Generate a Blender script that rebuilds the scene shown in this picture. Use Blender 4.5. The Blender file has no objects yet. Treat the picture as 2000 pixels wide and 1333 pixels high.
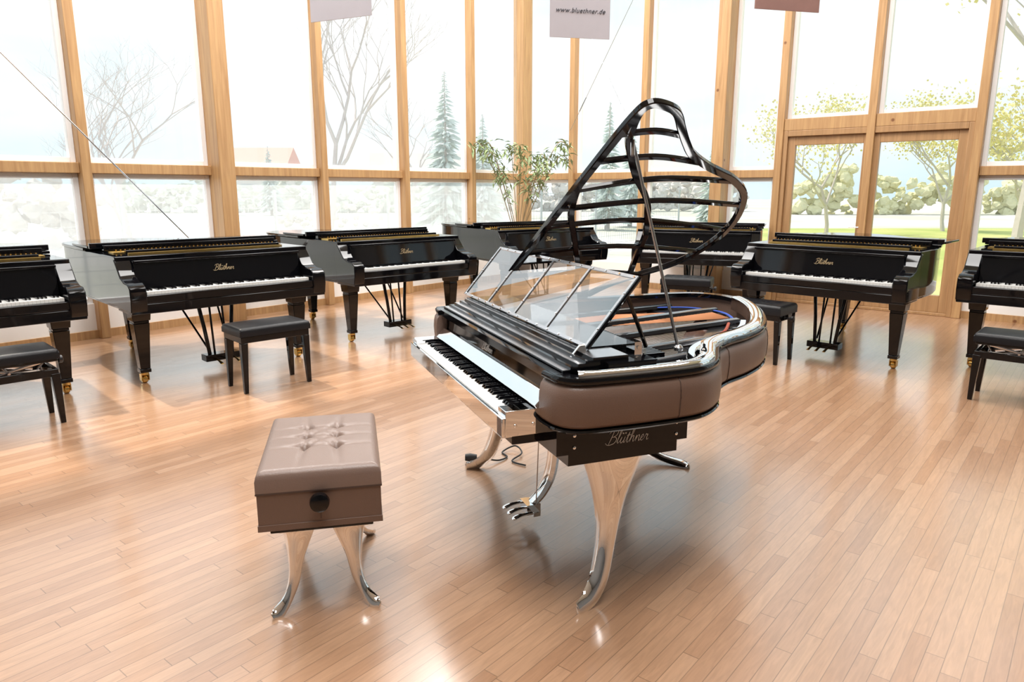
import bpy, bmesh, math, random
from mathutils import Vector, Matrix
S=bpy.context.scene; COL=S.collection
R=math.radians
# ------------------------------------------------------------------ materials
def newmat(name):
    m=bpy.data.materials.new(name); m.use_nodes=True
    nt=m.node_tree; return m,nt,nt.nodes['Principled BSDF'],nt.nodes['Material Output']
def pbr(name,col,rough=.4,metal=0,coat=0,var=0.0,vscale=8,bump=0,bscale=60,spec=None):
    m,nt,p,o=newmat(name)
    p.inputs['Base Color'].default_value=(*col,1); p.inputs['Roughness'].default_value=rough
    p.inputs['Metallic'].default_value=metal; p.inputs['Coat Weight'].default_value=coat
    p.inputs['Coat Roughness'].default_value=.03
    if spec is not None: p.inputs['Specular IOR Level'].default_value=spec
    tc=nt.nodes.new('ShaderNodeTexCoord')
    n=nt.nodes.new('ShaderNodeTexNoise'); n.inputs['Scale'].default_value=vscale; n.inputs['Detail'].default_value=4
    nt.links.new(tc.outputs['Object'],n.inputs['Vector'])
    mx=nt.nodes.new('ShaderNodeMix'); mx.data_type='RGBA'
    mx.inputs[6].default_value=(*[c*(1-var) for c in col],1); mx.inputs[7].default_value=(*[min(1,c*(1+var)) for c in col],1)
    nt.links.new(n.outputs['Fac'],mx.inputs[0]); nt.links.new(mx.outputs[2],p.inputs['Base Color'])
    if bump:
        n2=nt.nodes.new('ShaderNodeTexNoise'); n2.inputs['Scale'].default_value=bscale; n2.inputs['Detail'].default_value=3
        nt.links.new(tc.outputs['Object'],n2.inputs['Vector'])
        b=nt.nodes.new('ShaderNodeBump'); b.inputs['Strength'].default_value=bump; b.inputs['Distance'].default_value=.01
        nt.links.new(n2.outputs['Fac'],b.inputs['Height']); nt.links.new(b.outputs[0],p.inputs['Normal'])
    return m
BLACK=pbr('black_lacquer',(.003,.003,.004),.05,var=.1,spec=.4)
BLACKM=pbr('black_satin',(.01,.01,.012),.35,var=.1)
BLEATH=pbr('black_leather',(.008,.008,.010),.35,var=.2,bump=.15,bscale=200,spec=.35)
CHROME=pbr('chrome',(.86,.87,.88),.02,metal=1,var=.02)
STEEL=pbr('brushed_steel',(.6,.6,.62),.22,metal=1,var=.05)
BRASS=pbr('brass',(.75,.52,.18),.18,metal=1,var=.08)
GOLD=pbr('gold_plate',(.78,.52,.16),.3,metal=1,var=.25,vscale=30)
LOGO=pbr('logo_gold',(.36,.27,.15),.5,var=.05)
SILV=pbr('logo_silver',(.62,.6,.58),.4,var=.03)
COPPER=pbr('copper_string',(.6,.28,.15),.3,metal=1,var=.1)
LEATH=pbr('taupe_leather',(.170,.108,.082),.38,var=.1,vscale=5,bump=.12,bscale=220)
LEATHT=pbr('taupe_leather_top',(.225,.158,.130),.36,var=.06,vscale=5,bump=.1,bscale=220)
LSEAM=pbr('leather_seam',(.08,.05,.04),.5,var=.1)
IVORY=pbr('key_white',(.82,.82,.8),.2,var=.02)
WHITE=pbr('white_frame',(.9,.91,.92),.5,var=.02)
WALLW=pbr('white_wall',(.92,.91,.89),.7,var=.02)
BACKW=pbr('back_wall',(.17,.165,.16),.8,var=.05)
CEIL=pbr('ceiling_white',(.75,.73,.70),.8,var=.02)
FELT=pbr('red_felt',(.3,.06,.03),.9,var=.1)
BFELT=pbr('blue_felt',(.03,.08,.4),.9,var=.1)
PLATE=pbr('dark_plate',(.03,.03,.034),.2,metal=.5,coat=.5,var=.2)
BUBINGA=pbr('soundboard_wood',(.045,.016,.010),.2,coat=.4,var=.3,vscale=12)
LEAF=pbr('leaf_green',(.24,.31,.14),.5,var=.4,vscale=3)
STEM=pbr('plant_stem',(.3,.22,.12),.7,var=.2)
POT=pbr('pot_clay',(.5,.5,.48),.6,var=.1)
BARK=pbr('overexposed_bark',(.56,.51,.50),.9,var=.12)  # bark lightened so its colour carries the overexposure outdoors
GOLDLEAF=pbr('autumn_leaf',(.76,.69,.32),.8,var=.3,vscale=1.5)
CONIF=pbr('conifer_haze',(.58,.66,.64),.9,var=.15,vscale=2)  # needle colour washed out, bright outdoor haze painted in
HEDGE=pbr('hedge_haze',(.62,.59,.56),.95,var=.12,vscale=4)  # hedge tones faded, outdoor haze put into the colours
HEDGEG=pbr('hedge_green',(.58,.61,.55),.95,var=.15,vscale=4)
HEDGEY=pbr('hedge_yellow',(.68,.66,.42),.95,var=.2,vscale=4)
HOUSEW=pbr('house_wall',(.75,.73,.7),.8,var=.05)
ROOF=pbr('roof_red',(.75,.42,.36),.8,var=.1)
ROOFG=pbr('roof_grey',(.56,.54,.53),.8,var=.1)
FENCE=pbr('fence_metal',(.42,.47,.5),.5,metal=.3,var=.05)
RUBBER=pbr('rubber',(.02,.02,.02),.6,var=.1)
def wood(name,c1,c2,rough=.45):
    m,nt,p,o=newmat(name); p.inputs['Roughness'].default_value=rough; p.inputs['Coat Weight'].default_value=.2
    tc=nt.nodes.new('ShaderNodeTexCoord'); mp=nt.nodes.new('ShaderNodeMapping'); mp.inputs['Scale'].default_value=(14,14,.8)
    n=nt.nodes.new('ShaderNodeTexNoise'); n.inputs['Scale'].default_value=2; n.inputs['Detail'].default_value=5; n.inputs['Distortion'].default_value=.6
    r=nt.nodes.new('ShaderNodeValToRGB'); r.color_ramp.elements[0].position=.3; r.color_ramp.elements[0].color=(*c1,1); r.color_ramp.elements[1].position=.72; r.color_ramp.elements[1].color=(*c2,1)
    nt.links.new(tc.outputs['Object'],mp.inputs[0]); nt.links.new(mp.outputs[0],n.inputs['Vector']); nt.links.new(n.outputs['Fac'],r.inputs[0])
    v=nt.nodes.new('ShaderNodeTexVoronoi'); v.inputs['Scale'].default_value=2.2
    r2=nt.nodes.new('ShaderNodeValToRGB'); r2.color_ramp.elements[0].position=.03; r2.color_ramp.elements[0].color=(1,1,1,1); r2.color_ramp.elements[1].position=.06; r2.color_ramp.elements[1].color=(0,0,0,1)
    nt.links.new(tc.outputs['Object'],v.inputs['Vector']); nt.links.new(v.outputs['Distance'],r2.inputs[0])
    mx=nt.nodes.new('ShaderNodeMix'); mx.data_type='RGBA'; mx.inputs[7].default_value=(.2,.08,.03,1)
    nt.links.new(r2.outputs[0],mx.inputs[0]); nt.links.new(r.outputs[0],mx.inputs[6]); nt.links.new(mx.outputs[2],p.inputs['Base Color'])
    return m
PINE=wood('pine_post',(.40,.22,.095),(.57,.35,.16))
PINED=wood('pine_door',(.34,.19,.085),(.48,.28,.13))
def glass(name,f0,haze,tint=(1,1,1),rough=0.0):
    m=bpy.data.materials.new(name); m.use_nodes=True; nt=m.node_tree; nt.nodes.clear(); N=nt.nodes; L=nt.links
    o=N.new('ShaderNodeOutputMaterial'); t=N.new('ShaderNodeBsdfTransparent'); t.inputs[0].default_value=(*tint,1)
    g=N.new('ShaderNodeBsdfGlossy'); g.inputs['Roughness'].default_value=rough
    ge=N.new('ShaderNodeNewGeometry'); d=N.new('ShaderNodeVectorMath'); d.operation='DOT_PRODUCT'; L.new(ge.outputs['Normal'],d.inputs[0]); L.new(ge.outputs['Incoming'],d.inputs[1])
    def M(op,a,b=None):
        n=N.new('ShaderNodeMath'); n.operation=op; n.use_clamp=(op!='ABSOLUTE')
        for i,x in enumerate((a,b)):
            if x is None: continue
            if isinstance(x,(int,float)): n.inputs[i].default_value=x
            else: L.new(x,n.inputs[i])
        return n.outputs[0]
    f=M('ADD',M('MULTIPLY',M('POWER',M('SUBTRACT',1.0,M('ABSOLUTE',d.outputs['Value'])),5.0),1-f0),f0)
    a=N.new('ShaderNodeMixShader'); L.new(f,a.inputs[0]); L.new(t.outputs[0],a.inputs[1]); L.new(g.outputs[0],a.inputs[2])
    if haze>0:
        d=N.new('ShaderNodeBsdfTranslucent'); d.inputs[0].default_value=(.95,.97,1,1)  # milky veil mixed into the pane to wash out the bright view
        h=N.new('ShaderNodeMixShader'); h.inputs[0].default_value=haze
        L.new(a.outputs[0],h.inputs[1]); L.new(d.outputs[0],h.inputs[2]); L.new(h.outputs[0],o.inputs[0])
    else: L.new(a.outputs[0],o.inputs[0])
    return m
WGLASS=glass('window_glass',.04,.09)
LGLASS=glass('lower_window_glass',.04,.34)
DGLASS=glass('door_glass',.04,.04)
MGLASS=glass('desk_glass',.42,0,(.78,.77,.77))
def floor_mat():
    m,nt,p,o=newmat('oak_parquet'); N=nt.nodes; L=nt.links
    def math_(op,a,b=None):
        n=N.new('ShaderNodeMath'); n.operation=op
        for i,x in enumerate((a,b)):
            if x is None: continue
            if isinstance(x,(int,float)): n.inputs[i].default_value=x
            else: L.new(x,n.inputs[i])
        return n.outputs[0]
    g=N.new('ShaderNodeNewGeometry'); mp=N.new('ShaderNodeMapping'); mp.inputs['Rotation'].default_value=(0,0,-R(50.56))
    L.new(g.outputs['Position'],mp.inputs[0]); sp=N.new('ShaderNodeSeparateXYZ'); L.new(mp.outputs[0],sp.inputs[0])
    v=math_('DIVIDE',sp.outputs[1],.06); row=math_('FLOOR',v); fv=math_('FRACT',v)
    wn=N.new('ShaderNodeTexWhiteNoise'); wn.noise_dimensions='1D'; L.new(row,wn.inputs['W'])
    u=math_('ADD',math_('DIVIDE',sp.outputs[0],.9),math_('MULTIPLY',wn.outputs[0],9.0)); idn=math_('FLOOR',u); fu=math_('FRACT',u)
    cb=N.new('ShaderNodeCombineXYZ'); L.new(row,cb.inputs[0]); L.new(idn,cb.inputs[1])
    wn2=N.new('ShaderNodeTexWhiteNoise'); wn2.noise_dimensions='3D'; L.new(cb.outputs[0],wn2.inputs['Vector'])
    r=N.new('ShaderNodeValToRGB'); e=r.color_ramp.elements; e[0].position=0; e[0].color=(.385,.213,.120,1); e[1].position=1; e[1].color=(.475,.283,.168,1)
    x=e.new(.5); x.color=(.43,.247,.143,1)
    L.new(wn2.outputs[0],r.inputs[0])
    c2=N.new('ShaderNodeCombineXYZ'); L.new(math_('MULTIPLY',sp.outputs[0],6.0),c2.inputs[0]); L.new(math_('MULTIPLY',sp.outputs[1],60.0),c2.inputs[1]); L.new(math_('MULTIPLY',wn2.outputs[0],50.0),c2.inputs[2])
    n=N.new('ShaderNodeTexNoise'); n.inputs['Scale'].default_value=1; n.inputs['Detail'].default_value=5; n.inputs['Distortion'].default_value=1.2; L.new(c2.outputs[0],n.inputs['Vector'])
    gr=N.new('ShaderNodeMapRange'); gr.inputs[1].default_value=.3; gr.inputs[2].default_value=.7; gr.inputs[3].default_value=.88; gr.inputs[4].default_value=1.09; L.new(n.outputs['Fac'],gr.inputs[0])
    gap=math_('MAXIMUM',math_('LESS_THAN',fv,.05),math_('LESS_THAN',fu,.004))
    k=math_('MULTIPLY',gr.outputs[0],math_('SUBTRACT',1.0,math_('MULTIPLY',gap,.42)))
    vm=N.new('ShaderNodeVectorMath'); vm.operation='SCALE'; L.new(r.outputs[0],vm.inputs[0]); L.new(k,vm.inputs['Scale'])
    L.new(vm.outputs[0],p.inputs['Base Color'])
    p.inputs['Roughness'].default_value=.32
    p.inputs['Coat Weight'].default_value=1; p.inputs['Coat IOR'].default_value=1.8
    L.new(math_('ADD',math_('MULTIPLY',wn2.outputs[0],.06),.15),p.inputs['Coat Roughness'])
    return m
FLOORM=floor_mat()
def ground_mat():
    m,nt,p,o=newmat('outdoor_ground'); N=nt.nodes; L=nt.links
    g=N.new('ShaderNodeNewGeometry'); n=N.new('ShaderNodeTexNoise'); n.inputs['Scale'].default_value=.35; n.inputs['Detail'].default_value=6; L.new(g.outputs['Position'],n.inputs['Vector'])
    r=N.new('ShaderNodeValToRGB'); r.color_ramp.elements[0].color=(.30,.38,.09,1); r.color_ramp.elements[1].color=(.52,.50,.18,1); r.color_ramp.elements[0].position=.35; r.color_ramp.elements[1].position=.7
    L.new(n.outputs['Fac'],r.inputs[0])
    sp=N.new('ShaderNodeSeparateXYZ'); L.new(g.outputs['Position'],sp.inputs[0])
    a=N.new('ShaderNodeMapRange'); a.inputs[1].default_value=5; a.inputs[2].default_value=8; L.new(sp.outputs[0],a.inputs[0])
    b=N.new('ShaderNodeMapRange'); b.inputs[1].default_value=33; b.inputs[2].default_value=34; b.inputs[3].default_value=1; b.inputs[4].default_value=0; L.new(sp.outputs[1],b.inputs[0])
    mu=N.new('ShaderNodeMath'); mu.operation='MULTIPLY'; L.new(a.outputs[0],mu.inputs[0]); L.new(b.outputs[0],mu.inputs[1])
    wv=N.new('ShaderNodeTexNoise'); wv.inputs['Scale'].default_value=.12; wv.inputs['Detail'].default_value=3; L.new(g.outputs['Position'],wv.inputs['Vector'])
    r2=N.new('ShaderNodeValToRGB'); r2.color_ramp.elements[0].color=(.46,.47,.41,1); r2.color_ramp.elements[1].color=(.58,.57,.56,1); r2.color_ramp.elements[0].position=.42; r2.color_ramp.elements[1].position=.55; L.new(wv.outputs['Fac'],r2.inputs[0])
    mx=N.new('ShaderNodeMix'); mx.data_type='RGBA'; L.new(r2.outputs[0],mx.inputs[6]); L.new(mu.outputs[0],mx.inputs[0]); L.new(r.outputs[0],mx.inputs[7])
    L.new(mx.outputs[2],p.inputs['Base Color']); p.inputs['Roughness'].default_value=.95
    return m
# ------------------------------------------------------------------ builder
def setup(o,label=None,cat=None,kind=None,group=None):
    if label: o['label']=label
    if cat: o['category']=cat
    if kind: o['kind']=kind
    if group: o['group']=group
    return o
class B:
    def __init__(s): s.v=[];s.f=[];s.m=[]
    def add(s,vs,fs,m=0):
        o=len(s.v); s.v+=[Vector(p) for p in vs]
        for f in fs: s.f.append([i+o for i in f]); s.m.append(m)
    def hexa(s,p,m=0):
        s.add(p,[(0,3,2,1),(4,5,6,7),(0,1,5,4),(1,2,6,5),(2,3,7,6),(3,0,4,7)],m)
    def box(s,x0,x1,y0,y1,z0,z1,m=0):
        s.hexa([(x0,y0,z0),(x1,y0,z0),(x1,y1,z0),(x0,y1,z0),(x0,y0,z1),(x1,y0,z1),(x1,y1,z1),(x0,y1,z1)],m)
    def taper(s,cx,cy,z0,z1,w0,w1,m=0,d0=None,d1=None,ox=0,oy=0):
        d0=w0 if d0 is None else d0; d1=w1 if d1 is None else d1
        s.hexa([(cx-w0+ox,cy-d0+oy,z0),(cx+w0+ox,cy-d0+oy,z0),(cx+w0+ox,cy+d0+oy,z0),(cx-w0+ox,cy+d0+oy,z0),(cx-w1,cy-d1,z1),(cx+w1,cy-d1,z1),(cx+w1,cy+d1,z1),(cx-w1,cy+d1,z1)],m)
    def prism(s,pts,z0,z1,m=0):
        n=len(pts); vs=[(p[0],p[1],z0) for p in pts]+[(p[0],p[1],z1) for p in pts]
        s.add(vs,[tuple(range(n))[::-1],tuple(range(n,2*n))]+[(i,(i+1)%n,n+(i+1)%n,n+i) for i in range(n)],m)
    def xprism(s,pts,x0,x1,m=0):
        n=len(pts); vs=[(x0,p[0],p[1]) for p in pts]+[(x1,p[0],p[1]) for p in pts]
        s.add(vs,[tuple(range(n))[::-1],tuple(range(n,2*n))]+[(i,(i+1)%n,n+(i+1)%n,n+i) for i in range(n)],m)
    def tube(s,path,r,n=8,m=0,up=(0,0,1),closed=False,power=1):
        P=[Vector(p) for p in path]; k=len(P); vs=[];fs=[]
        if not isinstance(r,(list,tuple)): r=[(r,r)]*k
        r=[(q,q) if isinstance(q,(int,float)) else q for q in r]
        up=Vector(up); prev=None
        for i,p in enumerate(P):
            if closed: t=P[(i+1)%k]-P[i-1]
            else: t=P[min(i+1,k-1)]-P[max(i-1,0)]
            t.normalize(); sd=t.cross(up)
            if sd.length<.05: sd=prev if prev else t.cross(Vector((1,.3,0)))
            sd=sd.normalized(); prev=sd; w=sd.cross(t).normalized()
            for j in range(n):
                a=2*math.pi*j/n; c,q=math.cos(a),math.sin(a)
                if power!=1: c=math.copysign(abs(c)**power,c); q=math.copysign(abs(q)**power,q)
                vs.append(p+sd*r[i][0]*c+w*r[i][1]*q)
        for i in range(k if closed else k-1):
            for j in range(n):
                a=i*n+j;b=i*n+(j+1)%n;i2=(i+1)%k; fs.append((a,b,i2*n+(j+1)%n,i2*n+j))
        if not closed: fs.append(tuple(range(n))[::-1]); fs.append(tuple(range((k-1)*n,k*n)))
        s.add(vs,fs,m)
    def bar(s,path,hw,hh,up,m=0):
        # flat rectangular bar swept along a path, hw across, hh along 'up'
        P=[Vector(p) for p in path]; k=len(P); vs=[];fs=[]; up=Vector(up).normalized()
        ch=min(hw,hh)*.3
        prof=[(hw,-hh+ch),(hw,hh-ch),(hw-ch,hh),(-hw+ch,hh),(-hw,hh-ch),(-hw,-hh+ch),(-hw+ch,-hh),(hw-ch,-hh)]; n=8
        for i,p in enumerate(P):
            t=(P[min(i+1,k-1)]-P[max(i-1,0)]).normalized(); sd=t.cross(up).normalized()
            for a,c in prof: vs.append(p+sd*a+up*c)
        for i in range(k-1):
            for j in range(n): fs.append((i*n+j,i*n+(j+1)%n,(i+1)*n+(j+1)%n,(i+1)*n+j))
        fs.append(tuple(range(n))[::-1]); fs.append(tuple(range((k-1)*n,k*n))); s.add(vs,fs,m)
    def lathe(s,prof,c=(0,0,0),axis='Z',n=20,m=0):
        vs=[];fs=[];k=len(prof)
        for r,h in prof:
            for j in range(n):
                a=2*math.pi*j/n; x,y=r*math.cos(a),r*math.sin(a)
                q={'Z':(x,y,h),'X':(h,x,y),'Y':(y,h,x)}[axis]; vs.append((c[0]+q[0],c[1]+q[1],c[2]+q[2]))
        for i in range(k-1):
            for j in range(n): fs.append((i*n+j,i*n+(j+1)%n,(i+1)*n+(j+1)%n,(i+1)*n+j))
        fs.append(tuple(range(n))[::-1]); fs.append(tuple(range((k-1)*n,k*n)))
        s.add(vs,fs,m)
    def band(s,path,prof,closed=False,cprof=True,m=0):
        P=[Vector((p[0],p[1])) for p in path]; k=len(P); q=len(prof); vs=[];fs=[]
        for i in range(k):
            t=(P[(i+1)%k]-P[i-1]) if closed else (P[min(i+1,k-1)]-P[max(i-1,0)])
            t.normalize(); nn=Vector((t.y,-t.x))
            for off,z in prof: vs.append((P[i].x+nn.x*off,P[i].y+nn.y*off,z))
        for i in range(k if closed else k-1):
            i2=(i+1)%k
            for j in range(q if cprof else q-1):
                j2=(j+1)%q; fs.append((i*q+j,i2*q+j,i2*q+j2,i*q+j2))
        if not closed: fs.append(tuple(range(q))); fs.append(tuple(range((k-1)*q,k*q))[::-1])
        s.add(vs,fs,m)
    def xf(s,M,start=0):
        for i in range(start,len(s.v)): s.v[i]=M@s.v[i]
    def obj(s,name,mats,parent=None,loc=(0,0,0),rz=0,bevel=0,smooth=True,seg=2,label=None,sub=0,ang=35):
        me=bpy.data.meshes.new(name); me.from_pydata([tuple(v) for v in s.v],[],s.f)
        if not isinstance(mats,(list,tuple)): mats=[mats]
        for mt in mats: me.materials.append(mt)
        me.polygons.foreach_set('material_index',s.m)
        bm=bmesh.new(); bm.from_mesh(me); bmesh.ops.recalc_face_normals(bm,faces=bm.faces); bm.to_mesh(me); bm.free()
        if smooth:
            me.polygons.foreach_set('use_smooth',[True]*len(me.polygons)); me.set_sharp_from_angle(angle=R(ang))
        o=bpy.data.objects.new(name,me); COL.objects.link(o); o.location=loc; o.rotation_euler=(0,0,rz)
        if parent: o.parent=parent
        if bevel:
            b=o.modifiers.new('bevel','BEVEL'); b.width=bevel; b.segments=seg; b.limit_method='ANGLE'; b.angle_limit=R(40); b.harden_normals=False
        if sub:
            u=o.modifiers.new('sub','SUBSURF'); u.levels=sub; u.render_levels=sub
        if label: o['label']=label
        return o
def empty(name,loc,rz=0,**k):
    o=bpy.data.objects.new(name,None); COL.objects.link(o); o.location=loc; o.rotation_euler=(0,0,rz); o.empty_display_size=.2
    return setup(o,**k)
def cat(pts,n=6,closed=False):
    P=[Vector(p) for p in pts]; k=len(P); out=[]
    for i in range(k if closed else k-1):
        if closed: a,b,c,d=P[i-1],P[i],P[(i+1)%k],P[(i+2)%k]
        else: a,b,c,d=P[max(i-1,0)],P[i],P[i+1],P[min(i+2,k-1)]
        for j in range(n):
            t=j/n; out.append(.5*((2*b)+(c-a)*t+(2*a-5*b+4*c-d)*t*t+(3*b-a-3*c+d)*t**3))
    if not closed: out.append(P[-1])
    return out
def dup(o,parent=None):
    c=o.copy(); COL.objects.link(c)
    if parent: c.parent=parent
    for ch in list(o.children): dup(ch,c)
    return c
# script lettering
STK=[[(.75,2.15),(.6,1.1),(.35,0)],[(.0,1.75),(.25,2.15),(.9,2.35),(1.5,2.1),(1.45,1.55),(1.0,1.2),(.65,1.15)],[(.75,1.18),(1.3,1.1),(1.6,.7),(1.35,.15),(.7,-.08),(.1,-.02),(-.25,.3)],
[(1.75,.25),(2.1,1.4),(2.2,2.2),(2.0,2.15),(1.88,.6),(2.0,.05),(2.3,.35)],
[(2.3,.35),(2.5,1.0),(2.45,.3),(2.65,.02),(2.98,.4),(3.08,1.0),(3.03,.3),(3.15,.02),(3.4,.35)],
[(3.4,.35),(3.72,1.7),(3.62,.3),(3.8,.02),(4.05,.3)],[(3.35,1.15),(4.1,1.2)],
[(4.05,.3),(4.45,1.5),(4.5,2.2),(4.3,2.1),(4.2,1),(4.18,0)],[(4.2,.1),(4.4,.85),(4.7,.95),(4.72,.3),(4.85,.02),(5.1,.4)],
[(5.1,.4),(5.25,1.0),(5.25,0)],[(5.25,.15),(5.45,.85),(5.75,.95),(5.77,.3),(5.9,.02),(6.1,.3)],
[(6.1,.3),(6.5,.65),(6.48,.98),(6.22,.85),(6.17,.3),(6.4,0),(6.78,.35)],
[(6.78,.35),(6.98,1.05),(7.05,.85),(7.32,.92),(7.27,.4),(7.4,.02),(7.65,.25)]]
def script(M,size,mat,parent,r=.075,n=5,lab='cursive silver maker lettering'):
    b=B()
    for st in STK:
        pts=cat([(x-3.7+.32*y,y-1,0) for x,y in st],5)
        k=len(pts); b.tube(pts,[(r*(.7+.5*math.sin(math.pi*i/max(1,k-1))),.03) for i in range(k)],n=n)
    for x in (2.55,3.0):
        y=1.6; b.tube([(x-3.7+.32*y-.12,y-1,0),(x-3.7+.32*y+.12,y-1,0)],[(.12,.03)]*2,n=6)
    b.xf(M@Matrix.Scale(size/7.8,4))
    return b.obj('lettering',mat,parent,label=lab)
def frame(o,x,y):
    x=Vector(x).normalized(); y=Vector(y).normalized(); z=x.cross(y)
    return Matrix((( x.x,y.x,z.x,o[0]),(x.y,y.y,z.y,o[1]),(x.z,y.z,z.z,o[2]),(0,0,0,1)))
# ------------------------------------------------------------------ camera
H=1.6; TH=math.atan(.2118)
cd=bpy.data.cameras.new('camera'); cam=bpy.data.objects.new('camera',cd); COL.objects.link(cam)
cam.location=(0,0,H); cam.rotation_euler=(math.pi/2-TH,0,0); cd.sensor_width=36; cd.lens=1400/2000*36; cd.clip_end=500
S.camera=cam
# ------------------------------------------------------------------ room
C=(.195,13.6); dL=Vector((-.635,-.772)); dR=Vector((.772,-.635))
aL=math.atan2(dL.y,dL.x); aR=math.atan2(dR.y,dR.x); CE=7.0
def structure(o): o['kind']='structure'; return o
b=B(); Lr=16
c=Vector(C); pts=[c,c+dL*Lr,c+dL*Lr+dR*Lr,c+dR*Lr]
b.prism([(p.x,p.y) for p in pts],-.15,0); structure(b.obj('floor',FLOORM))
b=B()
c2=c-dL*.6-dR*.6; L2=16.7
pts=[c2,c2+dL*L2,c2+dL*L2+dR*L2,c2+dR*L2]
b.prism([(p.x,p.y) for p in pts],CE,CE+.2); structure(b.obj('ceiling',CEIL))
LP=[0,1.5,3,4.5,6,7.5,9,10.5,12,13.5,15]; RP=[0,1.19,2.57,3.9,4.75,5.93,7.14,8.5,9.9,11.3,12.7,14.1]
LE=15;RE=14.1
thick={('L',6):.1,('L',12):.1,('R',3.9):.09}
tn=[0];wnn=[0]
def trim(b,W,mat=PINE,bev=.006):
    tn[0]+=1; a=aL if W=='L' else aR
    return structure(b.obj('trim_%d'%tn[0],mat,None,(C[0],C[1],0),a,bevel=bev))
def window(W,s0,s1,z0,z1,mat=WGLASS,name='window',fm=WHITE,fw=.055):
    wnn[0]+=1; a=aL if W=='L' else aR
    b=B(); y0,y1=-.04,.04
    b.box(s0,s0+fw,y0,y1,z0,z1);b.box(s1-fw,s1,y0,y1,z0,z1);b.box(s0+fw,s1-fw,y0,y1,z0,z0+fw);b.box(s0+fw,s1-fw,y0,y1,z1-fw,z1)
    o=structure(b.obj('%s_%d'%(name,wnn[0]),fm,None,(C[0],C[1],0),a,bevel=.004))
    g=B(); g.add([(s0+fw,0,z0+fw),(s1-fw,0,z0+fw),(s1-fw,0,z1-fw),(s0+fw,0,z1-fw)],[(0,1,2,3)])
    g.obj('glass_pane',mat,o,smooth=False); return o
def sgn(W,a,b_):
    return (a,b_) if W=='L' else (-b_,-a)
for W,PP in (('L',LP),('R',RP)):
    for s in PP:
        if s==0: continue
        hw=thick.get((W,s),.05); dep=.3 if hw>.06 else .16
        y0,y1=sgn(W,-.05,dep); b=B()
        b.box(s-hw,s+hw,y0,y1,0,CE); trim(b,W)
    y0,y1=sgn(W,-.05,.11)
    for i in range(len(PP)-1):
        s0,s1=PP[i],PP[i+1]
        h0=thick.get((W,s0),.05) if s0 else .09; h1=thick.get((W,s1),.05)
        if W=='R' and 4.7<s0<7.1:
            b=B(); b.box(s0+h0,s1-h1,*sgn(W,-.05,.14),2.40,2.56); trim(b,W)
            window(W,s0+h0,s1-h1,2.56,CE-.2); continue
        b=B(); b.box(s0+h0,s1-h1,y0,y1,1.765,1.875); trim(b,W)
        window(W,s0+h0,s1-h1,.38,1.765,LGLASS if W=='L' else WGLASS); window(W,s0+h0,s1-h1,1.875,CE-.2)
b=B(); b.box(-.12,.12,-.12,.12,0,CE); structure(b.obj('trim_corner_post',PINE,None,(C[0],C[1]-.08,0),R(45),bevel=.006)).name='trim_99'
b=B(); b.box(0,LE,-.06,.06,0,.38); b.box(LE,16,-.06,.06,0,CE); b.box(0,LE,-.06,.06,CE-.2,CE)
structure(b.obj('wall_left',WALLW,None,(C[0],C[1],0),aL))
b=B(); b.box(0,4.7,-.06,.06,0,.38); b.box(7.19,RE,-.06,.06,0,.38); b.box(RE,16,-.06,.06,0,CE); b.box(0,RE,-.06,.06,CE-.2,CE)
structure(b.obj('wall_right',WALLW,None,(C[0],C[1],0),aR))
b=B(); p0=c+dL*16; b.box(0,16,-.06,.06,0,CE); structure(b.obj('wall_back',BACKW,None,(p0.x,p0.y,0),aR))
b=B(); p0=c+dR*16; b.box(0,16,-.06,.06,0,CE); structure(b.obj('wall_side',BACKW,None,(p0.x,p0.y,0),aL))
b=B(); b.box(0.1,16,.06,.085,0,.09); structure(b.obj('baseboard_left',PINE,None,(C[0],C[1],0),aL))
b=B(); b.box(0.1,4.7,-.085,-.06,0,.09); b.box(7.19,16,-.085,-.06,0,.09); structure(b.obj('baseboard_right',PINE,None,(C[0],C[1],0),aR))
# doors
b=B(); b.box(4.80,4.86,-.14,.04,0,2.40); b.box(7.03,7.09,-.14,.04,0,2.40); b.box(4.86,7.03,-.14,.04,2.32,2.40); b.box(4.86,7.03,-.12,.04,0,.04)
trim(b,'R',PINED)
for k,(s0,s1) in enumerate(((4.86,5.945),(5.945,7.03))):
    b=B(); fw=.1; y0,y1=-.10,-.03
    b.box(s0,s0+fw,y0,y1,.04,2.32);b.box(s1-fw,s1,y0,y1,.04,2.32);b.box(s0+fw,s1-fw,y0,y1,.04,.26);b.box(s0+fw,s1-fw,y0,y1,2.2,2.32)
    o=structure(b.obj('door_%d'%(k+1),PINED,None,(C[0],C[1],0),aR,bevel=.005))
    g=B(); g.add([(s0+fw,-.06,.26),(s1-fw,-.06,.26),(s1-fw,-.06,2.2),(s0+fw,-.06,2.2)],[(0,1,2,3)]); g.obj('glass_pane',DGLASS,o,smooth=False)
    if k==0:
        h=B(); h.box(s1-.07,s1-.03,-.115,-.10,.98,1.2); h.tube([(s1-.05,-.11,1.1),(s1-.05,-.16,1.1),(s1-.17,-.16,1.1)],.01); h.obj('handle',STEEL,o)
def cable(W,p,q,r=.005,yy=.2):
    b=B(); y=yy if W=='L' else -yy
    b.tube([(p[0],y,p[1]),(q[0],y,q[1])],r,6)
    for e,d in ((p,q),(q,p)):
        t=(Vector((d[0],0,d[1]))-Vector((e[0],0,e[1]))).normalized(); s=Vector((e[0],y,e[1])); b.tube([s+t*.35,s+t*.6],r*2.4,8)
    o=b.obj('bracing_cable',STEEL,None,(C[0],C[1],0),aL if W=='L' else aR); setup(o,'thin steel diagonal bracing cable across the window wall','cable')
cable('L',(6.05,.48),(11.8,6.85),.008,.33); cable('R',(1.2,2.58),(3.8,6.9),.004,.2); cable('R',(1.15,4.85),(2.5,2.4),.004,.24)
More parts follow.
